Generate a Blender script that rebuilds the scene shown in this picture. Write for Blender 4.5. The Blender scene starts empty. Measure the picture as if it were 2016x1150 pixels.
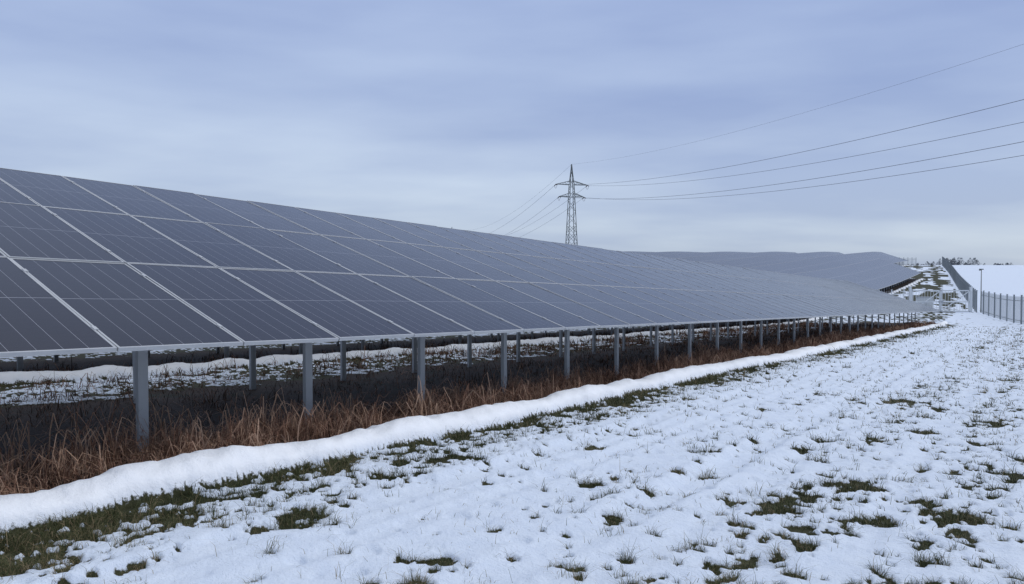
import bpy, bmesh, math, numpy as np
from mathutils import Vector, Matrix
rng=np.random.default_rng(7)
sc=bpy.context.scene
COL=sc.collection
TH=math.atan(1024/1400); ST,CT=math.sin(TH),math.cos(TH)
EYE=1.5
P0=5.75; PITCH=10.05; SL=0.358; EDGE=1.18
# ------------------------------------------------------------ noise / terrain
def h2(ix,iy,s):
    n=(ix*374761393+iy*668265263+s*1442695041)&0x7fffffff
    n=((n^(n>>13))*1274126177)&0x7fffffff
    n=((n^(n>>16))*1103515245)&0x7fffffff
    n=n^(n>>15)
    return (n&0xffffff)/float(0xffffff)
def vn(x,y,s=0):
    x=np.asarray(x,float);y=np.asarray(y,float)
    xi=np.floor(x);yi=np.floor(y);fx=x-xi;fy=y-yi
    xi=xi.astype(np.int64);yi=yi.astype(np.int64)
    fx=fx*fx*(3-2*fx);fy=fy*fy*(3-2*fy)
    a=h2(xi,yi,s);b=h2(xi+1,yi,s);c=h2(xi,yi+1,s);d=h2(xi+1,yi+1,s)
    return (a+(b-a)*fx)*(1-fy)+(c+(d-c)*fx)*fy
def fbm(x,y,s=0,o=4):
    t=0;a=1;tot=0
    for i in range(o):
        t=t+a*vn(x*(2**i)+i*17.3,y*(2**i)-i*9.1,s+i);tot+=a;a*=.55
    return t/tot
def ss(x): 
    x=np.clip(x,0,1);return x*x*(3-2*x)
def spots(X,Y,cell,prob,seed,r0=.16,r1=.34):
    x=X/cell;y=Y/cell
    xi=np.floor(x).astype(np.int64);yi=np.floor(y).astype(np.int64)
    best=np.full(np.shape(X),9.0)
    for dx in(-1,0,1):
        for dy in(-1,0,1):
            a=xi+dx;b=yi+dy
            pr=h2(a,b,seed)<prob
            cx=a+h2(a,b,seed+1);cy=b+h2(a,b,seed+2)
            r=r0+r1*h2(a,b,seed+3)**1.5
            d=np.hypot(x-cx,y-cy)/r
            best=np.where(pr&(d<best),d,best)
    return best
py=np.array([-3000,0,55,62,75,100,140,180,205,250,400,700,3500.])
pz=np.array([126,0,-2.32,-2.42,-2.15,-.75,2.2,4.45,4.9,4.0,0,-8,-30.])
gy=np.arange(-3000,3500,1.0);gz=np.interp(gy,py,pz)
ker=np.hanning(19);ker/=ker.sum()
gz=np.convolve(np.pad(gz,9,mode='edge'),ker,mode='valid')
def T(X,Y):
    X=np.asarray(X,float);Y=np.asarray(Y,float)
    z=np.interp(Y,gy,gz)
    return z+ss((Y-70)/50)*(vn(X/60,Y/60,90)-.5)*.6
def XY(q,p): return q*ST-p*CT, q*CT+p*ST
def QP(X,Y): return X*ST+Y*CT, -X*CT+Y*ST
bp=np.array([-40,-8,-2,-1.3,-.9,-.35,.1,.45,.8,1.1,1.35,1.6,2.0,2.6,2.9,3.2,3.9,4.2,4.5,4.8,5.1,5.4,6])
bv=np.array([.4,.5,.8,.55,.7,1.2,.50,1.2,.36,.45,1.1,.48,.22,.26,.42,.16,.12,.32,.6,.7,.7,.6,.5])
ep=np.array([-40,4.0,4.3,4.6,4.9,5.15,5.45,6]);ev=np.array([0,0,.16,.38,.60,.74,.84,.5])
FA=np.array([47.0,72.0]);FB=np.array([110.0,182.0]);FL=math.dist(FA,FB)
def cover(X,Y):
    q,p=QP(X,Y)
    n2=fbm(X/1.6,Y/1.6,23,2)
    prob=np.interp(p+(vn(q/3,0*q,27)-.5)*.3,bp,bv)*np.clip(.2+1.6*n2,0,1.7)
    gap=(p>6.2)
    prob=np.where(gap,.9,prob)
    side=((X-FA[0])*(FB[1]-FA[1])-(Y-FA[1])*(FB[0]-FA[0]))/FL
    along=((X-FA[0])*(FB[0]-FA[0])+(Y-FA[1])*(FB[1]-FA[1]))/FL
    far=ss((Y-74)/6)
    prob=prob*(1-far)+np.where(side>-.5,.0,.15)*far
    val=ss((Y-57)/4)*(1-far)
    prob=prob*(1-.85*val)
    right=ss((X-(39.5+(Y-55)*.45))/3)*(Y>20)
    prob=prob*(1-right)
    prob=np.where(Y>215,0.05,prob)
    dis=(fbm(X/.07,Y/.07,31,3)-.5)*2.0+(vn(X/.17,Y/.17,35)-.5)*1.0
    d1=spots(X,Y,.30,prob*.34,100,.14,.30)
    d2=spots(X,Y,.70,prob*.15,110,.12,.20)
    d3=spots(X,Y,.15,prob*.62,120,.16,.26)
    d4=spots(X,Y,.10,prob*.50,130,.18,.28)
    d=np.minimum(np.minimum(d1,d2),np.minimum(d3,d4))+dis
    cov=ss((d-.95)/.5+.5)
    e=np.interp(p,ep,ev)*(1-val)*(1-far);e=np.where(gap,.66*(1-far),e)
    e=np.where(far>.5,np.where(side<-.4,.80+.14*np.sin(side*2.1),0)*(Y<215),e)
    e=e*np.clip(.35+1.3*n2,0,1.3)
    n=.55*fbm(X/.20,Y/.20,3,4)+.25*vn(X/.06,Y/.06,5)+.2*vn(X/.035,Y/.035,6)
    nf=.45*fbm(X/1.6+5,Y/3.0,7,3)+.55*fbm(side/1.2+.3*vn(along/4,side*0,12),along/9.0,8,3)
    nf=.5+(nf-.5)*1.35
    n=np.where(far>.5,nf,n)
    thr=.20+.46*e
    cov=np.minimum(cov,np.where(e>.02,ss((n-thr)/.05+.5),1))
    pr=p-P0
    k=np.clip(np.round((pr+.1-3.3)/PITCH),0,7)
    m=pr-k*PITCH
    Ye=q*CT+(P0+k*PITCH)*ST
    ok=Ye<np.where(k==0,57.5,np.where(k==1,126,187))
    ed=(fbm(X/.5,Y/.5,40,3)-.5)
    und=ss((m-.10+ed*.25)/.12)*ss((6.75-m+ed*2.6)/.35)*ok
    cov=cov*(1-und)
    k2=np.clip(np.round((p-P0+.12)/PITCH),0,7)
    m2=p-P0-k2*PITCH
    Ye=q*CT+(P0+k2*PITCH)*ST
    ok2=Ye<np.where(k2==0,57.3,np.where(k2==1,126,187))
    cen=-.11+(vn(q/1.6,k2*7.7,50)-.5)*.13+(vn(q/.45,k2*3.7,52)-.5)*.07
    w=.285+(vn(q/.9,k2*3.3,51)-.5)*.13+(fbm(X/.22,Y/.22,54,2)-.5)*.10
    t=np.clip(1-((m2-cen)/w)**2,0,1)
    H=.185+(vn(q/.7,k2*5.1,53)-.5)*.09+(fbm(X/.2,Y/.2,57,3)-.5)*.07
    rh=H*t**.5*ok2
    cov=np.maximum(cov,ss(t*9)*ok2)
    return cov,und,rh
def groundz(X,Y):
    c,u,r=cover(X,Y)
    q,p=QP(X,Y)
    z=T(X,Y)+.036*c*(1-u)+r
    near=1-ss((np.hypot(X,Y)-45)/40)
    lane=ss((5.3-p)/.3)
    z=z+near*((fbm(X/.35,Y/.35,60,3)-.5)*.036*(.3+.7*c)*(1-.6*(r>0.01))+(fbm(X/1.4,Y/1.4,70,2)-.5)*.05)
    wob=(vn(q/6,0*q,80)-.5)*.16+(vn(q/1.1,0*q,81)-.5)*.03
    rut=fbm((p+wob)/.17,q/3.0,85,2)-.5
    z=z+near*lane*rut*.026
    brk=.35+.8*vn(q/1.3,p*0,83)
    for pc,dp,wd_ in((3.95,.040,.15),(2.30,.040,.15),(3.35,.020,.10),(1.80,.018,.10),(.85,.016,.11),(-.1,.015,.11)):
        t=np.abs(p-pc-wob)
        z=z-near*dp*brk*np.exp(-(t/wd_)**4)+dp*.40*near*brk*np.exp(-((t-wd_*1.5)/.06)**2)
    fp=spots(X,Y,.50,np.where((p>.2)&(p<4.4),.5,.3),150,.10,.13)
    z=z-near*lane*.028*(1-ss((fp-.55)/.6))*c
    dm=spots(X,Y,.17,.45+0*X,160,.16,.28)
    z=z-near*lane*.011*(1-ss((dm-.2)/.8))*c
    return z,c,u
# ------------------------------------------------------------ helpers
def mesh_np(name,verts,faces,nper,mat=None,smooth=False):
    me=bpy.data.meshes.new(name)
    verts=np.asarray(verts,np.float32).reshape(-1,3)
    faces=np.asarray(faces,np.int32)
    nf=len(faces)
    me.vertices.add(len(verts));me.vertices.foreach_set('co',verts.ravel())
    me.loops.add(nf*nper);me.loops.foreach_set('vertex_index',faces.ravel())
    me.polygons.add(nf)
    me.polygons.foreach_set('loop_start',np.arange(0,nf*nper,nper,dtype=np.int32))
    me.polygons.foreach_set('loop_total',np.full(nf,nper,np.int32))
    me.polygons.foreach_set('use_smooth',np.full(nf,smooth,bool))
    me.update(calc_edges=True);me.validate()
    if mat: me.materials.append(mat)
    return me
def addobj(name,me,parent=None,label=None,cat=None,group=None,kind=None,mw=None):
    o=bpy.data.objects.new(name,me);COL.objects.link(o)
    if parent: o.parent=parent
    if label:o["label"]=label
    if cat:o["category"]=cat
    if group:o["group"]=group
    if kind:o["kind"]=kind
    if mw is not None:o.matrix_world=mw
    return o
def box(bm,c,s,M=None):
    r=bmesh.ops.create_cube(bm,size=1)
    for v in r['verts']:
        v.co=Vector((v.co.x*s[0]+c[0],v.co.y*s[1]+c[1],v.co.z*s[2]+c[2]))
        if M: v.co=M@v.co
    return r['verts']
def bar(bm,a,b,w,h=None):
    h=h or w
    a=Vector(a);b=Vector(b);d=(b-a)
    if d.length<1e-6:return
    d.normalize()
    up=Vector((0,0,1)) if abs(d.z)<.95 else Vector((1,0,0))
    s=d.cross(up).normalized();u=s.cross(d).normalized()
    vs=[]
    for e in(a,b):
        for i,j in((-1,-1),(1,-1),(1,1),(-1,1)):
            vs.append(bm.verts.new(e+s*(i*w/2)+u*(j*h/2)))
    for f in((3,2,1,0),(4,5,6,7),(0,1,5,4),(1,2,6,5),(2,3,7,6),(3,0,4,7)):
        bm.faces.new([vs[i] for i in f])
def bm2me(bm,name,mat,smooth=False):
    me=bpy.data.meshes.new(name);bm.to_mesh(me);bm.free()
    for m_ in (mat if isinstance(mat,(list,tuple)) else [mat]): me.materials.append(m_)
    if smooth:
        for p in me.polygons:p.use_smooth=True
    return me
# ------------------------------------------------------------ materials
def newmat(n):
    m=bpy.data.materials.new(n);m.use_nodes=True
    nt=m.node_tree;b=nt.nodes['Principled BSDF'];return m,nt,b
class N:
    def __init__(s,nt):s.nt=nt
    def n(s,t,**k):
        x=s.nt.nodes.new(t)
        for a,b in k.items():setattr(x,a,b)
        return x
    def l(s,a,b):s.nt.links.new(a,b)
    def val(s,inp,v):
        if isinstance(v,bpy.types.NodeSocket):s.l(v,inp)
        else:inp.default_value=v
    def m(s,op,a,b=0,c=0,clamp=False):
        x=s.n('ShaderNodeMath',operation=op);x.use_clamp=clamp
        s.val(x.inputs[0],a);s.val(x.inputs[1],b);s.val(x.inputs[2],c);return x.outputs[0]
    def mix(s,f,a,b,bt='MIX'):
        x=s.n('ShaderNodeMix',data_type='RGBA',blend_type=bt)
        s.val(x.inputs[0],f);s.val(x.inputs[6],a);s.val(x.inputs[7],b);return x.outputs[2]
    def noise(s,vec,scale,det=4,rough=.55):
        x=s.n('ShaderNodeTexNoise');x.inputs['Scale'].default_value=scale
        x.inputs['Detail'].default_value=det;x.inputs['Roughness'].default_value=rough
        if vec is not None:s.l(vec,x.inputs['Vector'])
        return x.outputs['Fac']
    def ramp(s,f,st):
        x=s.n('ShaderNodeValToRGB');e=x.color_ramp.elements
        while len(e)<len(st):e.new(.5)
        for i,(p,c) in enumerate(st):e[i].position=p;e[i].color=(*c,1)
        s.l(f,x.inputs[0]);return x.outputs[0]
def C(*c):return (*c,1)
def m_ground():
    m,nt,b=newmat('snowy_ground');g=N(nt)
    pos=g.n('ShaderNodeNewGeometry').outputs['Position']
    sn=g.n('ShaderNodeAttribute',attribute_name='snow').outputs['Fac']
    un=g.n('ShaderNodeAttribute',attribute_name='under').outputs['Fac']
    bk=g.n('ShaderNodeAttribute',attribute_name='bank').outputs['Fac']
    n1=g.noise(pos,34,5,.65);n2=g.noise(pos,5,4);n3=g.noise(pos,130,3);n4=g.noise(pos,1.3,5,.7)
    f=g.m('ADD',sn,g.m('MULTIPLY',g.m('SUBTRACT',n1,.5),1.2))
    f=g.m('MULTIPLY',g.m('SUBTRACT',f,.36),4.5,clamp=True)
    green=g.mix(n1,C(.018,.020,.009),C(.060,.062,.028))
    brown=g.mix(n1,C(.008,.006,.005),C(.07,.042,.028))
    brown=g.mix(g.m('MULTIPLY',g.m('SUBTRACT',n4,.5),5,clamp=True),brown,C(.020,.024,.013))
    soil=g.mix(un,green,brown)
    snow=g.mix(n2,C(.58,.66,.80),C(.72,.79,.89))
    snow=g.mix(g.m('MULTIPLY',g.m('SUBTRACT',n1,.45),1.2,clamp=True),snow,C(.54,.62,.76))
    snow=g.mix(bk,snow,C(.86,.89,.94))
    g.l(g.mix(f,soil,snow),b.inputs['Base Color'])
    b.inputs['Roughness'].default_value=.75
    b.inputs['Specular IOR Level'].default_value=.2
    h=g.m('ADD',g.m('MULTIPLY',n2,.6),g.m('ADD',g.m('MULTIPLY',n1,.5),g.m('MULTIPLY',n3,.15)))
    bn=g.n('ShaderNodeBump');bn.inputs['Distance'].default_value=.035
    g.l(h,bn.inputs['Height']);g.l(g.m('SUBTRACT',.85,g.m('MULTIPLY',bk,.3)),bn.inputs['Strength'])
    g.l(bn.outputs[0],b.inputs['Normal'])
    return m
def m_blade(name,stops):
    m,nt,b=newmat(name);g=N(nt)
    a=g.n('ShaderNodeAttribute',attribute_name='tint').outputs['Fac']
    g.l(g.ramp(a,stops),b.inputs['Base Color'])
    b.inputs['Roughness'].default_value=.7;b.inputs['Specular IOR Level'].default_value=.25
    return m
def m_metal(name,c,r=.45,met=.6,sc_=6,var=.72):
    m,nt,b=newmat(name);g=N(nt)
    co=g.n('ShaderNodeTexCoord').outputs['Object']
    n=g.noise(co,sc_,5,.6)
    g.l(g.mix(n,C(*[x*var for x in c]),C(*c)),b.inputs['Base Color'])
    b.inputs['Metallic'].default_value=met
    g.l(g.m('ADD',g.m('MULTIPLY',n,.25),r-.1),b.inputs['Roughness'])
    return m
def m_panel(name,frame):
    m,nt,b=newmat(name);g=N(nt)
    uv=g.n('ShaderNodeUVMap').outputs[0]
    s=g.n('ShaderNodeSeparateXYZ');g.l(uv,s.inputs[0])
    u,v=s.outputs[0],s.outputs[1]
    def near(x,n_,w):
        fr=g.m('FRACT',g.m('MULTIPLY',x,n_))
        d=g.m('MINIMUM',fr,g.m('SUBTRACT',1,fr))
        return g.m('LESS_THAN',d,w*n_)
    lu=near(u,6,.0019)
    lm=g.m('LESS_THAN',g.m('ABSOLUTE',g.m('SUBTRACT',v,.5)),.0022)
    lv=near(v,24,.0007)
    lb=near(u,60,.0005)
    ln=g.m('MAXIMUM',lu,lm)
    obi=g.n('ShaderNodeObjectInfo').outputs['Random']
    pos=g.n('ShaderNodeNewGeometry').outputs['Position']
    nn=g.noise(pos,.9,3)
    cell=g.mix(obi,C(.005,.005,.014),C(.009,.007,.015))
    cell=g.mix(g.m('MULTIPLY',nn,.35),cell,C(.017,.013,.015))
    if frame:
        cell=C(.10,.112,.14)  # pale grey-blue base stands in for sky reflection on far rows
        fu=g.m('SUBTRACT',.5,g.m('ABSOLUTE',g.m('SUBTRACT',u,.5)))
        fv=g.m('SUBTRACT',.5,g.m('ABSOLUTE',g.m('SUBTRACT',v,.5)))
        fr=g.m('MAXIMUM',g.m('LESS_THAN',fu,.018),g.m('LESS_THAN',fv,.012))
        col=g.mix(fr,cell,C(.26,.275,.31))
    else:
        col=g.mix(g.m('MULTIPLY',g.m('MAXIMUM',lv,lb),.08),cell,C(.25,.26,.30))
        col=g.mix(g.m('MULTIPLY',ln,.65),col,C(.34,.35,.40))
    g.l(col,b.inputs['Base Color'])
    b.inputs['IOR'].default_value=1.38 if not frame else 1.5
    rr=g.m('ADD',.10 if not frame else .2,g.m('MULTIPLY',g.noise(pos,3,4),.12))
    g.l(rr,b.inputs['Roughness'])
    return m
def m_plain(name,c,r=.6,sc_=8,var=.75):
    m,nt,b=newmat(name);g=N(nt)
    co=g.n('ShaderNodeTexCoord').outputs['Object']
    n=g.noise(co,sc_,4)
    g.l(g.mix(n,C(*[x*var for x in c]),C(*c)),b.inputs['Base Color'])
    b.inputs['Roughness'].default_value=r;return m
GROUND=m_ground()
GREEN=m_blade('grass_blades',[(0,(.016,.022,.008)),(.45,(.050,.062,.022)),(.70,(.095,.10,.042)),(.84,(.19,.15,.08)),(1,(.30,.23,.14))])
BROWN=m_blade('dead_grass_stalks',[(0,(.020,.012,.009)),(.35,(.11,.058,.038)),(.7,(.31,.17,.11)),(1,(.54,.36,.25))])
ALU=m_metal('anodised_aluminium',(.54,.56,.59),.4,.3,3)
GALV=m_metal('galvanised_steel',(.50,.54,.58),.5,.12,9,.8)
LATT=m_metal('weathered_lattice_steel',(.15,.165,.16),.6,.2,1)
FEN=m_metal('fence_steel',(.26,.29,.31),.5,.3,2)
GATE=m_metal('gate_steel',(.80,.83,.85),.5,.1,2)
WIRE=m_plain('conductor_cable',(.10,.11,.13),.6)
GLASS=m_panel('solar_cells',False)
FARP=m_panel('framed_cells_painted_reflection',True)
BACK=m_plain('panel_backsheet',(.5,.5,.5),.7)
BOXM=m_plain('painted_cabinet',(.70,.73,.74),.5)
PORC=m_plain('brown_insulator',(.09,.06,.05),.3)
FOL=m_blade('winter_foliage',[(0,(.05,.06,.075)),(1,(.12,.135,.16))])
# ------------------------------------------------------------ ground sheet
fa=np.radians(np.arange(-44,44.001,.15))
ca1=np.radians(np.arange(-180,-44,4.0));ca2=np.radians(np.arange(47,180,4.0))
ang=np.concatenate([ca1,fa,ca2])
rad=np.concatenate([[.4,1,1.6,2.2,2.6],3.0*1.006**np.arange(0,800)])
rad=rad[rad<280];rad=np.concatenate([rad,np.geomspace(290,3000,40)])
A,R=np.meshgrid(ang,rad)
X=R*np.sin(A);Y=R*np.cos(A)
Z,c,u=groundz(X,Y)
bank=ss(cover(X,Y)[2]/.10)
nr,na=A.shape
verts=np.stack([X,Y,Z],-1).reshape(-1,3)
verts=np.vstack([verts,[[0,0,0.03]]])
idx=np.arange(nr*na).reshape(nr,na)
nx=np.roll(idx,-1,axis=1)
quads=np.stack([idx[:-1],nx[:-1],nx[1:],idx[1:]],-1).reshape(-1,4)[:,::-1]
cen=len(verts)-1
me=bpy.data.meshes.new('ground')
tri=np.stack([np.full(na,cen),nx[0],idx[0]],-1)
loops=np.concatenate([quads.ravel(),tri.ravel()]).astype(np.int32)
nq,ntr=len(quads),len(tri)
me.vertices.add(len(verts));me.vertices.foreach_set('co',verts.astype(np.float32).ravel())
me.loops.add(len(loops));me.loops.foreach_set('vertex_index',loops)
me.polygons.add(nq+ntr)
ls=np.concatenate([np.arange(nq)*4,nq*4+np.arange(ntr)*3]).astype(np.int32)
me.polygons.foreach_set('loop_start',ls)
me.polygons.foreach_set('loop_total',np.concatenate([np.full(nq,4),np.full(ntr,3)]).astype(np.int32))
me.polygons.foreach_set('use_smooth',np.ones(nq+ntr,bool))
me.update(calc_edges=True);me.validate()
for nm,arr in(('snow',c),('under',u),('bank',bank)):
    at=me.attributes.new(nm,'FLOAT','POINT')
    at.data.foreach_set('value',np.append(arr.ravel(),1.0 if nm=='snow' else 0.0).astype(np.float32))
me.materials.append(GROUND)
addobj('ground',me,kind='structure',label='snow-covered field with grass showing through and slid snow banks',cat='ground')
# ------------------------------------------------------------ grass blades
def blades(px,py_,pz_,length,width,lean,tint,mat,name,kink=False):
    n=len(px)
    az=rng.uniform(0,2*math.pi,n);saz=rng.uniform(0,2*math.pi,n)
    dx,dy=np.cos(az),np.sin(az);sx,sy=np.cos(saz),np.sin(saz)
    if kink:
        lv=[(0.,0.),(.55,.12),(.90,.40),(rng.uniform(.6,1.05,n),.75),(rng.uniform(-.1,1.1,n),1.2)]
    else:
        lv=[(0.,0.),(.6,.3),(rng.uniform(.45,1,n),1.0)]
    pts=[]
    for i,(hz,out) in enumerate(lv):
        w=width*(1-.7*i/(len(lv)-1))/2
        cx=px+dx*out*lean*length;cy=py_+dy*out*lean*length;cz=pz_+hz*length*np.sqrt(np.clip(1-.6*lean**2,.1,1))
        pts.append(np.stack([cx-sx*w,cy-sy*w,cz],-1));pts.append(np.stack([cx+sx*w,cy+sy*w,cz],-1))
    k=len(pts)
    V=np.stack(pts,1).reshape(-1,3)
    base=np.arange(n)[:,None]*k
    F=np.concatenate([base+np.array([[2*i,2*i+1,2*i+3,2*i+2]]) for i in range(k//2-1)],0)
    me=mesh_np(name,V,F,4,mat)
    at=me.attributes.new('tint','FLOAT','POINT');at.data.foreach_set('value',np.repeat(tint,k).astype(np.float32))
    return me
nC=1100000
lr=rng.uniform(math.log(3),math.log(62),nC);an=np.radians(rng.uniform(-43,43,nC))
X=np.exp(lr)*np.sin(an);Y=np.exp(lr)*np.cos(an)
q,p=QP(X,Y)
keep=(p<5.9)&(p>-25);X,Y,q,p=X[keep],Y[keep],q[keep],p[keep]
c,u,rh=cover(X,Y)
clump=fbm(X/.10,Y/.10,200,2)
k1=(c<.58)&(rh<.01)&(clump>.35)
k2=(c>=.58)&(rh<.01)&(rng.uniform(size=len(c))<.003+.09*((vn(X/.12,Y/.12,9)>.85)))&(p<5.1)
kk=k1|k2
X,Y,clump,isd,p_=X[kk],Y[kk],clump[kk],k2[kk],p[kk]
z,_,_=groundz(X,Y);r=np.hypot(X,Y);n=len(X)
edge=ss((p_-4.2)/.6)
ln=rng.uniform(.03,.09,n)*(.7+2.8*np.clip(clump-.4,0,.4))*(1+.2*edge)
ln*=1+r/80
wd=np.maximum(.0026,.00062*r)*rng.uniform(.7,1.3,n)
lean=rng.uniform(.3,1.3,n)
patch=fbm(X/.8,Y/.8,220,2)
tint=np.clip(rng.normal(.42,.22,n)+(patch-.5)*.8*(1-.5*edge)+(rng.uniform(size=n)<.15)*.4,0,1)
tint=np.where(isd,rng.uniform(.3,1,n),tint)
me=blades(X,Y,z-.006,ln,wd,lean,tint,GREEN,'grass')
addobj('grass',me,kind='stuff',label='green and straw-coloured grass tufts poking through snow',cat='grass')
print('blades',n)
def stalk_field(n,q0,q1,pa,pb,hmin,hmax,seed,thr,bright,qpow=1.7,sc_=.55,wm=1.0,cl_n=1):
    n=n//cl_n
    t=rng.uniform(0,1,n)**qpow
    q=q0+(q1-q0)*t;p=rng.uniform(pa,pb,n)
    q=np.repeat(q,cl_n);p=np.repeat(p,cl_n)
    if cl_n>1:
        q=q+rng.normal(0,.07,len(q));p=np.maximum(p+rng.normal(0,.07,len(p)),pa)
    X,Y=XY(q,p)
    cl=fbm(X/sc_,Y/sc_,seed,3)
    k=cl>thr
    c,u,rh=cover(X,Y)
    k&=(rh<.02)
    X,Y,cl=X[k],Y[k],cl[k];n=len(X)
    z,_,_=groundz(X,Y)
    r=np.hypot(X,Y)
    L=rng.uniform(hmin,hmax,n)*(.4+1.7*np.clip(cl-thr,0,.25)/.25*.7)
    W=np.maximum(.0055*wm,.00062*r)*rng.uniform(.6,1.6,n)
    tt=np.clip(rng.normal(bright,.25,n)+(fbm(X/.7,Y/.7,seed+50,2)-.5)*.6,0,1)
    return X,Y,z-.01,L,W,rng.uniform(.3,1.7,n),tt
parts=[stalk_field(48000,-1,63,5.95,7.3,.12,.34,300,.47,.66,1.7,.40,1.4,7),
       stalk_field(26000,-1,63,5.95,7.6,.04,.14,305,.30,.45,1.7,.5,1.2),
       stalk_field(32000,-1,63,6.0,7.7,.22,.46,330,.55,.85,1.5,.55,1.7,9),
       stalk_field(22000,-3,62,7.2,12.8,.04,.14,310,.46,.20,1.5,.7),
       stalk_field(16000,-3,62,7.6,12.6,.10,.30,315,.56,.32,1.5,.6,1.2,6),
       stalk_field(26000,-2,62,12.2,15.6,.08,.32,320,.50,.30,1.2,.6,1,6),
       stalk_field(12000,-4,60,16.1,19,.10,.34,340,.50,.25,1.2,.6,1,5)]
a=[np.concatenate([x[i] for x in parts]) for i in range(7)]
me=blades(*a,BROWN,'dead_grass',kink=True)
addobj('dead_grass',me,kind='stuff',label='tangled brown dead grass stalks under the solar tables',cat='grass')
# ------------------------------------------------------------ solar panels (near row)
MW,ML=1.088,2.352; PW,PL=1.10,2.37
def frame_of(q,k=0):
    p=P0+k*PITCH
    x0,y0=XY(q,p);x1,y1=XY(q+PW,p)
    a=Vector((x0,y0,float(T(x0,y0))+EDGE));b=Vector((x1,y1,float(T(x1,y1))+EDGE))
    e1=(b-a).normalized()
    xb,yb=XY(q,p+6.6)
    dz=(float(T(xb,yb))-float(T(x0,y0)))/6.6
    e2=Vector((-CT,ST,SL+dz));e2=(e2-e1*e2.dot(e1)).normalized()
    n=e1.cross(e2).normalized()
    return a,e1,e2,n
fw=.017;th=.035
def frame_bm(bm):
    box(bm,(MW/2,fw/2,-th/2),(MW,fw,th));box(bm,(MW/2,ML-fw/2,-th/2),(MW,fw,th))
    box(bm,(fw/2,ML/2,-th/2),(fw,ML-2*fw,th));box(bm,(MW-fw/2,ML/2,-th/2),(fw,ML-2*fw,th))
    for yy in(.42,ML-.42):box(bm,(MW+.006,yy,.0035),(.034,.07,.007))
bm=bmesh.new();frame_bm(bm)
frame_me=bm2me(bm,'solar_panel',ALU)
bm=bmesh.new()
gq=[(fw,fw,-.004),(MW-fw,fw,-.004),(MW-fw,ML-fw,-.004),(fw,ML-fw,-.004)]
uq=((0,0),(1,0),(1,1),(0,1))
f=bm.faces.new([bm.verts.new(v) for v in gq]);uvl=bm.loops.layers.uv.new('UVMap')
for l,uvc in zip(f.loops,uq):l[uvl].uv=uvc
glass_me=bm2me(bm,'cell_glass',GLASS)
bm=bmesh.new();box(bm,(MW/2,ML/2,-.012),(MW-2*fw-.002,ML-2*fw-.002,.006))
back_me=bm2me(bm,'backsheet',BACK)
Q0=2.66
def new_array(q,k,label):
    x,y=XY(q,P0+k*PITCH)
    return addobj('solar_array',None,label=label,cat='solar array',group='parallel rows of tilted solar panels',mw=Matrix.Translation((x,y,float(T(x,y)))))
def child(name,me,par,M):
    ch=bpy.data.objects.new(name,me);COL.objects.link(ch);ch.parent=par
    ch.matrix_basis=Matrix.Translation(-par.matrix_basis.translation)@M
    return ch
ROW=new_array(0,0,'long row of dark blue solar panels on steel legs')
rest=bmesh.new();ruv=rest.loops.layers.uv.new('UVMap')
org=ROW.matrix_basis.translation.copy()
for n_ in range(-5,56):
    q=Q0+n_*PW
    a,e1,e2,nn=frame_of(q)
    for r_ in range(3):
        o=a+e2*(r_*PL)
        jit=rng.normal(0,.0018,2)
        e1j=(e1+nn*jit[0]).normalized();e2j=(e2+nn*jit[1]).normalized();n3=e1j.cross(e2j)
        M=Matrix(((e1j.x,e2j.x,n3.x,o.x),(e1j.y,e2j.y,n3.y,o.y),(e1j.z,e2j.z,n3.z,o.z),(0,0,0,1)))
        if -3<=n_<30:
            ob=child('solar_panel',frame_me,ROW,M)
            for nm,m_ in(('cell_glass',glass_me),('backsheet',back_me)):
                ch=bpy.data.objects.new(nm,m_);COL.objects.link(ch);ch.parent=ob
        else:
            M2=Matrix.Translation(-org)@M
            t=bmesh.new();frame_bm(t)
            for v in t.verts:v.co=M2@v.co
            mt=bpy.data.meshes.new('t');t.to_mesh(mt);t.free();rest.from_mesh(mt);bpy.data.meshes.remove(mt)
            fc=rest.faces.new([rest.verts.new(M2@Vector(v)) for v in gq]);fc.material_index=1
            for l,uvc in zip(fc.loops,uq):l[ruv].uv=uvc
ro=addobj('solar_panels',bm2me(rest,'solar_panels',[ALU,GLASS]),parent=ROW);ro["kind"]="stuff"
# ------------------------------------------------------------ support frames
def channel(bm,h,w=.10,d=.06,t=.006,lip=.018):
    pts=[(-w/2,0),(w/2,0),(w/2,d),(w/2-lip,d),(w/2-lip,d-t),(w/2-t,d-t),(w/2-t,t),(-w/2+t,t),(-w/2+t,d-t),(-w/2+lip,d-t),(-w/2+lip,d),(-w/2,d)]
    lo=[bm.verts.new((x,y,-.3)) for x,y in pts];hi=[bm.verts.new((x,y,h)) for x,y in pts]
    n=len(pts)
    for i in range(n):
        bm.faces.new((lo[i],lo[(i+1)%n],hi[(i+1)%n],hi[i]))
    bm.faces.new(hi);bm.faces.new(lo[::-1])
FPO,BPO=1.52,5.5
hf=EDGE+SL*FPO-.10;hb=EDGE+SL*BPO-.10
bm=bmesh.new();channel(bm,hf);legf=bm2me(bm,'support_leg',GALV)
bm=bmesh.new();channel(bm,hb);legb=bm2me(bm,'support_leg',GALV)
bm=bmesh.new();bar(bm,(0,.4,EDGE+SL*.4-.135),(0,6.4,EDGE+SL*6.4-.135),.06,.10);raf=bm2me(bm,'rafter',GALV)
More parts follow.
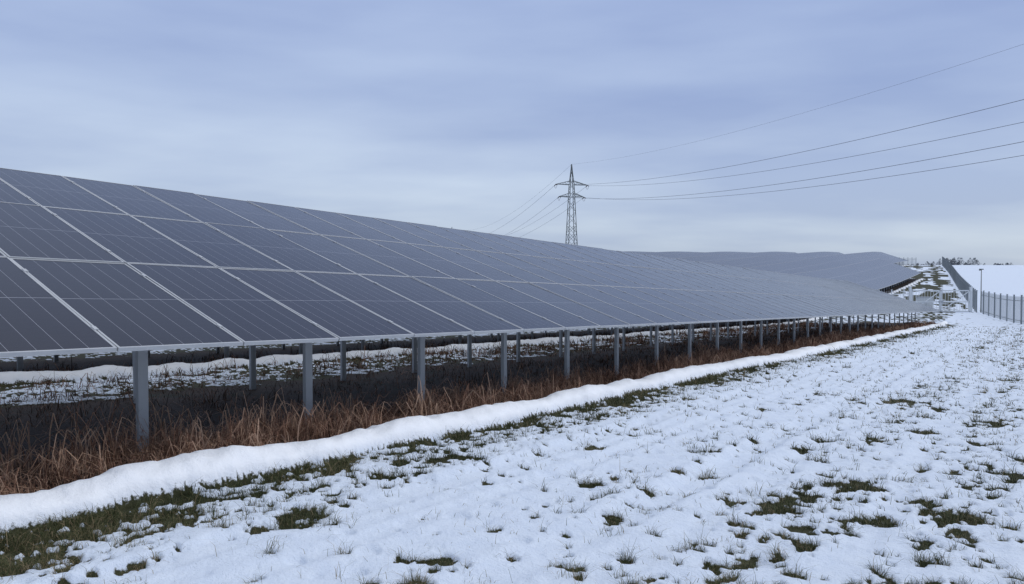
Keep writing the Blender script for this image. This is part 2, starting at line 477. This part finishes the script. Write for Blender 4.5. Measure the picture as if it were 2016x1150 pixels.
def support(q,k,par):
    p=P0+k*PITCH
    x,y=XY(q,p);z=float(T(x,y))
    sl=(float(T(*XY(q,p+6)))-z)/6
    a=rng.normal(0,.04)
    R3=Matrix(((ST,-CT,0,0),(CT,ST,0,0),(0,0,1,0),(0,0,0,1)))
    B=Matrix.Translation((x,y,z))@R3
    child('support_leg',legf,par,B@Matrix.Translation((0,FPO,sl*FPO))@Matrix.Rotation(a,4,'Z'))
    child('support_leg',legb,par,B@Matrix.Translation((-.14+rng.normal(0,.06),BPO,sl*BPO))@Matrix.Rotation(-a,4,'Z'))
    child('rafter',raf,par,B@Matrix.Rotation(math.atan(sl),4,'X'))
q=3.60-4.1
for i in range(32):
    support(q,0,ROW);q+=2.05
def rails(par,q0,n,k,offs):
    org=par.matrix_basis.translation
    for off in offs:
        bm=bmesh.new()
        fr=[frame_of(q0+i*PW,k) for i in range(n+1)]
        for i in range(n):
            a,e1,e2,nn=fr[i];b_,f1,f2,n2=fr[i+1]
            bar(bm,a+e2*off-nn*.062-org,b_+f2*off-n2*.062-org,.05,.05)
        addobj('mounting_rail',bm2me(bm,'mounting_rail',GALV),parent=par)
rails(ROW,Q0-5*PW,61,0,(.35,2.0,2.75,4.4,5.1,6.3))
# ------------------------------------------------------------ further rows
ends=[None,126,186,190,192,195,195,195]
for k in range(1,8):
    p=P0+k*PITCH
    qe=(ends[k]-p*ST)/CT;q0=-8
    nc=int((qe-q0)/PW)
    ob=new_array(0,k,'long row of tilted solar panels following the hillside' if k<3 else 'grey-blue solar panel row rising over the hill')
    org=ob.matrix_basis.translation
    bm=bmesh.new();leg=bmesh.new()
    uvl=bm.loops.layers.uv.new('UVMap')
    fr=[frame_of(q0+i*PW,k) for i in range(nc+1)]
    for i in range(nc):
        a,e1,e2,n1=fr[i];b_,f1,f2,n2=fr[i+1]
        for r_ in range(3):
            pts=[a+e2*(r_*PL),b_+f2*(r_*PL),b_+f2*((r_+1)*PL),a+e2*((r_+1)*PL)]
            fc=bm.faces.new([bm.verts.new(v-org) for v in pts])
            for l,uvc in zip(fc.loops,uq):l[uvl].uv=uvc
        if i%2==0 and (k>1 or q0+i*PW>44.5):
            for off,hh in((FPO,hf),(BPO,hb)):
                X_,Y_=XY(q0+i*PW,p+off);z_=float(T(X_,Y_))
                bar(leg,Vector((X_,Y_,z_-.3))-org,Vector((X_,Y_,z_+hh-.02))-org,.11,.07)
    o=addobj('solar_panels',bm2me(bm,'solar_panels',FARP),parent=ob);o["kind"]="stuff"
    bm=bmesh.new()
    for i in range(nc):
        a,e1,e2,n1=fr[i];b_,f1,f2,n2=fr[i+1]
        for off in(.02,3*PL-.02):
            bar(bm,a+e2*off-n1*.025-org,b_+f2*off-n2*.025-org,.05,.06)
    a,e1,e2,n1=fr[-1];bar(bm,a-n1*.025-org,a+e2*3*PL-n1*.025-org,.05,.06)
    addobj('edge_frame',bm2me(bm,'edge_frame',ALU),parent=ob)
    o=addobj('support_legs',bm2me(leg,'support_legs',GALV),parent=ob);o["kind"]="stuff"
    if k==1:
        q=1.2-2*2.4
        for i in range(20):
            support(q,1,ob);q+=2.4
# ------------------------------------------------------------ pylons
def wz(h):return h+EYE
U=Vector((.265,-.964,0)).normalized();PP=Vector((-U.y,U.x,0))
if PP.x<0:PP=-PP
ARM=[(32.9,6.0),(28.6,4.7)]
def pylon(x,y,dirU,lab,dz=0):
    Pp=Vector((-dirU.y,dirU.x,0)); 
    if Pp.x<0:Pp=-Pp
    zb=float(T(x,y))-.5
    Mt=Matrix(((Pp.x,dirU.x,0,x),(Pp.y,dirU.y,0,y),(0,0,1,0),(0,0,0,1)))
    e=addobj('lattice_pylon',None,label=lab,cat='pylon',group='pylons of the power line',mw=Mt)
    top=wz(40.2)+dz;
    def hw(z):
        zt=wz(32.9)+dz
        if z<=zt: return .72+(zt-z)*.042
        return max(.06,.72*(top-z)/(top-zt))
    bm=bmesh.new()
    zs=[zb];
    while zs[-1]<wz(32.9)+dz-1: zs.append(zs[-1]+max(1.5,hw(zs[-1])*1.9))
    zs[-1]=wz(32.9)+dz
    zs+= [wz(35.2)+dz,wz(37.6)+dz,top]
    cs=[(-1,-1),(1,-1),(1,1),(-1,1)]
    for i in range(len(zs)-1):
        a,b=zs[i],zs[i+1];wa,wb=hw(a),hw(b)
        for j in range(4):
            c0=cs[j];c1=cs[(j+1)%4]
            bar(bm,(c0[0]*wa,c0[1]*wa,a),(c0[0]*wb,c0[1]*wb,b),.19)
            if i<len(zs)-2:
                if (i+j)%2 or i<5:
                    bar(bm,(c0[0]*wa,c0[1]*wa,a),(c1[0]*wb,c1[1]*wb,b),.10)
                if not (i+j)%2 or i<5:
                    bar(bm,(c1[0]*wa,c1[1]*wa,a),(c0[0]*wb,c0[1]*wb,b),.10)
    addobj('lattice_tower',bm2me(bm,'lattice_tower',LATT),parent=e)
    for h,hl in ARM:
        bm=bmesh.new();z=wz(h)+dz;w=hw(z)
        for s in(-1,1):
            tip=(s*hl,0,z)
            for t in(-1,1):
                bar(bm,(s*w,t*w,z),tip,.18)
                bar(bm,(s*w,t*w,z+1.3),tip,.16)
            for fz in(.25,.5,.75):
                xx=s*(w+(hl-w)*fz);ww=w*(1-fz);hh=1.3*(1-fz)
                bar(bm,(xx,-ww,z),(xx,ww,z),.09)
                bar(bm,(xx,-ww,z),(xx,-ww,z+hh),.09)
                bar(bm,(xx,-ww,z),(s*(w+(hl-w)*(fz-.25)),-w*(1-fz+.25),z+1.3*(1-fz+.25)),.09)
        addobj('crossarm',bm2me(bm,'crossarm',LATT),parent=e)
        for s in(-1,1):
            for t in(-1,1):
                bm=bmesh.new()
                for i in range(8):
                    r=bmesh.ops.create_cone(bm,cap_ends=True,segments=8,radius1=.16,radius2=.10,depth=.17)
                    Mx=Matrix.Translation((s*hl,t*(.25+i*.16),z-.1-i*.05))@Matrix.Rotation(math.radians(90),4,'X')
                    bmesh.ops.transform(bm,matrix=Mx,verts=r['verts'])
                pv=None
                for i in range(7):
                    f=i/6;pt=Vector((s*hl,t*1.45*(1-f),z-.45-1.0*math.sin(f*math.pi/2)))
                    if pv is not None:bar(bm,pv,pt,.07)
                    pv=pt
                addobj('insulator',bm2me(bm,'insulator',PORC),parent=e)
T1=Vector((21.3,255,0));T0=T1+U*340;T2=Vector((-49.2,583,0))
pylon(T1.x,T1.y,U,'tall steel lattice pylon with two crossarms carrying power lines')
pylon(T2.x,T2.y,U,'distant steel lattice pylon just showing above solar panels',dz=.6)
def wire(a,b,sag,rad_,seg=70):
    a=Vector(a);b=Vector(b);V=[];F=[]
    d=(b-a).normalized();s=d.cross(Vector((0,0,1))).normalized();u_=s.cross(d)
    for i in range(seg+1):
        t=i/seg;c_=a.lerp(b,t);c_.z-=sag*4*t*(1-t)
        for j in range(5):
            an_=j*2*math.pi/5;V.append(tuple(c_+s*(rad_*math.cos(an_))+u_*(rad_*math.sin(an_))))
    for i in range(seg):
        for j in range(5):
            F.append((i*5+j,i*5+(j+1)%5,(i+1)*5+(j+1)%5,(i+1)*5+j))
    addobj('power_line',mesh_np('power_line',V,F,4,WIRE,True),label='thin dark overhead cable strung from the lattice pylon',cat='cable',group='overhead power cables')
for (h,off,sag) in [(40.2,0,10.2),(32.8,6,11.5),(32.8,-6,11.5),(28.5,4.7,12.0),(28.5,-4.7,12.0)]:
    a=T1+PP*off;a.z=wz(h);b=T0+PP*off;b.z=wz(h)
    wire(a,b,sag,.034 if off else .016)
    b=T2+PP*off;b.z=wz(h)
    wire(a,b,10,.045 if off else .03)
# ------------------------------------------------------------ fences
def fence(pts,h,lab,step=2.5,pick=.12,pw=.035,mat=None):
    mat=mat or FEN
    L=[0]
    for a,b in zip(pts,pts[1:]):L.append(L[-1]+math.dist(a,b))
    tot=L[-1]
    def P(s):
        x=np.interp(s,L,[p_[0] for p_ in pts]);y=np.interp(s,L,[p_[1] for p_ in pts])
        return Vector((x,y,float(T(x,y))))
    bm=bmesh.new();s=0
    while s<tot:
        p_=P(s)
        bar(bm,p_+Vector((0,0,.08)),p_+Vector((0,0,h-.05)),pw,.012)
        t_=p_+Vector((0,0,h-.05))
        bar(bm,t_,t_+Vector((0,0,.07)),pw*.5,.01)
        s+=pick
    ob=addobj('metal_fence',bm2me(bm,'metal_fence',mat),label=lab,cat='fence')
    for hh in(.3,h-.35):
        bm=bmesh.new();s=0
        while s<tot-.01:
            e=min(s+step,tot);bar(bm,P(s)+Vector((0,0,hh)),P(e)+Vector((0,0,hh)),.04,.045);s=e
        addobj('rail',bm2me(bm,'rail',mat),parent=ob)
    s=0;bm=bmesh.new()
    bar(bm,(0,0,-.3),(0,0,h+.1),.08,.08);box(bm,(0,0,h+.115),(.11,.11,.03))
    pm=bm2me(bm,'fence_post',mat);cnt=0
    while s<=tot and cnt<98:
        o=bpy.data.objects.new('fence_post',pm);COL.objects.link(o);o.parent=ob;o.location=P(s);s+=step;cnt+=1
fence([(33.5,38),(39.9,55),(47.2,71.5)],2.25,'grey metal picket fence running along the snowy lane',pick=.34,pw=.04)
fence([(47.4,72.5),(62,98),(110,182)],2.2,'grey metal fence climbing the hill beside the path',pick=.6,pw=.035)
fence([(98,182),(108,190)],2.0,'short grey fence on the hill crest',pick=.5)
def gate():
    gx0,gx1=41.0,47.0;gy_=73.0
    zz=float(T(44,73))
    e=addobj('double_gate',None,label='pale steel double gate across the snowy path',cat='gate',mw=Matrix.Translation((gx0,gy_,zz)))
    W=(gx1-gx0)
    for xx in(-.12,W+.12):
        bm=bmesh.new();bar(bm,(xx,0,-.4),(xx,0,2.6),.2);box(bm,(xx,0,2.615),(.24,.24,.03));addobj('gate_post',bm2me(bm,'gate_post',GATE),parent=e)
    for s in(0,1):
        bm=bmesh.new();x0=.05+s*(W/2);x1=x0+W/2-.1
        for z_ in(.12,1.1,2.25):bar(bm,(x0,0,z_),(x1,0,z_),.12)
        for x_ in(x0,x1):bar(bm,(x_,0,.10),(x_,0,2.3),.12)
        i=x0+.15
        while i<x1-.05:
            bar(bm,(i,.002,.12),(i,.002,2.2),.026);i+=.3
        bar(bm,(x0,-.01,.12),(x1,-.01,2.2),.07)
        lf=addobj('gate_leaf',bm2me(bm,'gate_leaf',GATE),parent=e)
        bm=bmesh.new();hx=x1-.12 if s==0 else x0+.12
        box(bm,(hx,-.085,1.1),(.14,.04,.2));bar(bm,(hx-.07,-.12,1.15),(hx+.07,-.12,1.15),.025)
        addobj('handle',bm2me(bm,'handle',GALV),parent=lf)
gate()
fence([(36.4,70.5),(40.7,73.0)],2.3,'pale metal fence section joining the gate',pick=.3,mat=GATE,step=2.1)
def pole():
    x,y=47.9,72.6;zz=float(T(x,y))
    bm=bmesh.new()
    r=bmesh.ops.create_cone(bm,cap_ends=True,segments=12,radius1=.055,radius2=.035,depth=4.6)
    bmesh.ops.translate(bm,vec=(0,0,2.1),verts=r['verts'])
    o=addobj('camera_pole',bm2me(bm,'camera_pole',LATT,True),label='slim steel pole with small camera head beside gate',cat='pole',mw=Matrix.Translation((x,y,zz)))
    bm=bmesh.new();box(bm,(0,0,4.45),(.4,.12,.10));box(bm,(-.18,-.1,4.36),(.10,.25,.09))
    addobj('camera_head',bm2me(bm,'camera_head',LATT),parent=o)
pole()
def cabinet(x,y,w,h,lab):
    zz=float(T(x,y))
    bm=bmesh.new();box(bm,(0,0,h/2),(w,.6,h));bmesh.ops.bevel(bm,geom=bm.edges[:],offset=.02,segments=2,affect='EDGES')
    o=addobj('electrical_cabinet',bm2me(bm,'electrical_cabinet',BOXM),label=lab,cat='cabinet',mw=Matrix.Translation((x,y,zz)))
    bm=bmesh.new();box(bm,(0,0,h+.03),(w+.1,.72,.06));addobj('cabinet_roof',bm2me(bm,'cabinet_roof',GALV),parent=o)
    for s in(-1,1):
        bm=bmesh.new();box(bm,(s*w/4,-.312,h/2),(w/2-.05,.02,h-.15));box(bm,(s*.06,-.33,h/2),(.03,.03,.16));addobj('cabinet_door',bm2me(bm,'cabinet_door',BOXM),parent=o)
cabinet(43.8,75.5,1.5,1.4,'white electrical cabinet standing in snow behind gate')
cabinet(40.0,75.0,1.2,1.3,'small white electrical cabinet beside the gate fence')
# ------------------------------------------------------------ distant trees
def woods():
    Vs=[];tt=[]
    for j in range(170):
        if j<34:
            xx=rng.uniform(256,271);top=rng.uniform(8.3,11.6)
        else:
            xx=rng.uniform(190,340);top=rng.uniform(6.3,8.3)
        yy=rng.uniform(410,440)
        zb=float(T(xx,yy));h=top+EYE-zb
        n=420
        f=rng.uniform(.15,1,n);rr=h*.27*np.sin(np.pi*np.minimum(1,f*.85+.12))
        a_=rng.uniform(0,6.28,n);r_=rr*rng.uniform(0,1,n)**.5
        cen_=np.stack([xx+r_*np.cos(a_),yy+r_*np.sin(a_),zb+h*f],-1)
        Vs.append((cen_[:,None,:]+rng.normal(size=(n,3,3))*.17).reshape(-1,3));tt.append(np.repeat(rng.uniform(size=n),3))
        Vs.append(np.array([(xx-.2,yy,zb-1),(xx+.2,yy,zb-1),(xx,yy,zb+h*.8)]));tt.append(np.zeros(3))
    V=np.concatenate(Vs);F=np.arange(len(V)).reshape(-1,3)
    me=mesh_np('distant_woods',V,F,3,FOL)
    at=me.attributes.new('tint','FLOAT','POINT');at.data.foreach_set('value',np.concatenate(tt).astype(np.float32))
    addobj('distant_woods',me,kind='stuff',label='hazy bare winter woods beyond the hill',cat='woods')
woods()
# ------------------------------------------------------------ world
w=bpy.data.worlds.new('World');sc.world=w;w.use_nodes=True
nt=w.node_tree;g=N(nt);bg=nt.nodes['Background']
SUN_EL=math.radians(30);SUN_AZ=math.radians(80)
dirv=g.n('ShaderNodeTexCoord').outputs['Generated']
s=g.n('ShaderNodeSeparateXYZ');g.l(dirv,s.inputs[0])
zz=g.m('MAXIMUM',s.outputs[2],0)
inv=g.m('DIVIDE',1,g.m('ADD',zz,.16))
cx=g.n('ShaderNodeCombineXYZ')
g.l(g.m('MULTIPLY',s.outputs[0],inv),cx.inputs[0]);g.l(g.m('MULTIPLY',s.outputs[1],inv),cx.inputs[1])
mp=g.n('ShaderNodeMapping');mp.inputs['Scale'].default_value=(.62,1.0,1);mp.inputs['Rotation'].default_value=(0,0,math.radians(12));mp.inputs['Location'].default_value=(3.1,1.7,0)
g.l(cx.outputs[0],mp.inputs[0])
n1=g.noise(mp.outputs[0],.75,3,.45);n2=g.noise(mp.outputs[0],2.1,5,.5)
mp2=g.n('ShaderNodeMapping');mp2.inputs['Scale'].default_value=(1.4,1.4,9);mp2.inputs['Location'].default_value=(.7,.2,.4);mp2.inputs['Rotation'].default_value=(math.radians(3),math.radians(-4),0)
g.l(dirv,mp2.inputs[0]);n3=g.noise(mp2.outputs[0],1.3,5,.5)
cl=g.m('ADD',g.m('MULTIPLY',n1,.46),g.m('ADD',g.m('MULTIPLY',n2,.20),g.m('MULTIPLY',n3,.34)))
base=g.ramp(zz,[(0,(.42,.50,.64)),(.05,(.47,.56,.72)),(.13,(.47,.57,.77)),(.24,(.37,.47,.72)),(.36,(.35,.45,.72)),(.62,(.37,.45,.65)),(.8,(.9,.95,1.05)),(1,(1.2,1.22,1.27))])
cf=g.m('MULTIPLY',g.m('SUBTRACT',cl,.40),4.8,clamp=True)
tint=g.mix(cf,C(.87,.89,.94),C(1.27,1.23,1.12))
colr=g.mix(1.0,base,tint,'MULTIPLY')
sky=g.n('ShaderNodeTexSky',sky_type='NISHITA');sky.sun_disc=False;sky.sun_elevation=SUN_EL;sky.sun_rotation=SUN_AZ
skys=g.mix(1.0,sky.outputs[0],C(.1,.1,.1),'MULTIPLY')
fin=g.mix(.06,colr,skys)
g.l(fin,bg.inputs[0]);bg.inputs[1].default_value=1.0
sl=bpy.data.lights.new('sun','SUN');sl.energy=1.15;sl.angle=math.radians(14);sl.color=(1,.98,.95)
so=bpy.data.objects.new('sun',sl);COL.objects.link(so)
d=Vector((math.sin(SUN_AZ)*math.cos(SUN_EL),math.cos(SUN_AZ)*math.cos(SUN_EL),math.sin(SUN_EL)))
so.rotation_euler=(d).to_track_quat('Z','Y').to_euler()
# ------------------------------------------------------------ camera
cam=bpy.data.cameras.new('camera');co=bpy.data.objects.new('camera',cam);COL.objects.link(co)
cam.sensor_width=36;cam.lens=1400/2016*36;cam.clip_end=6000;cam.clip_start=.05
co.location=(0,0,EYE);co.rotation_euler=(math.radians(90)-math.atan(30/1400),0,0)
sc.camera=co
sc.view_settings.view_transform='Standard';sc.view_settings.look='None';sc.view_settings.exposure=0
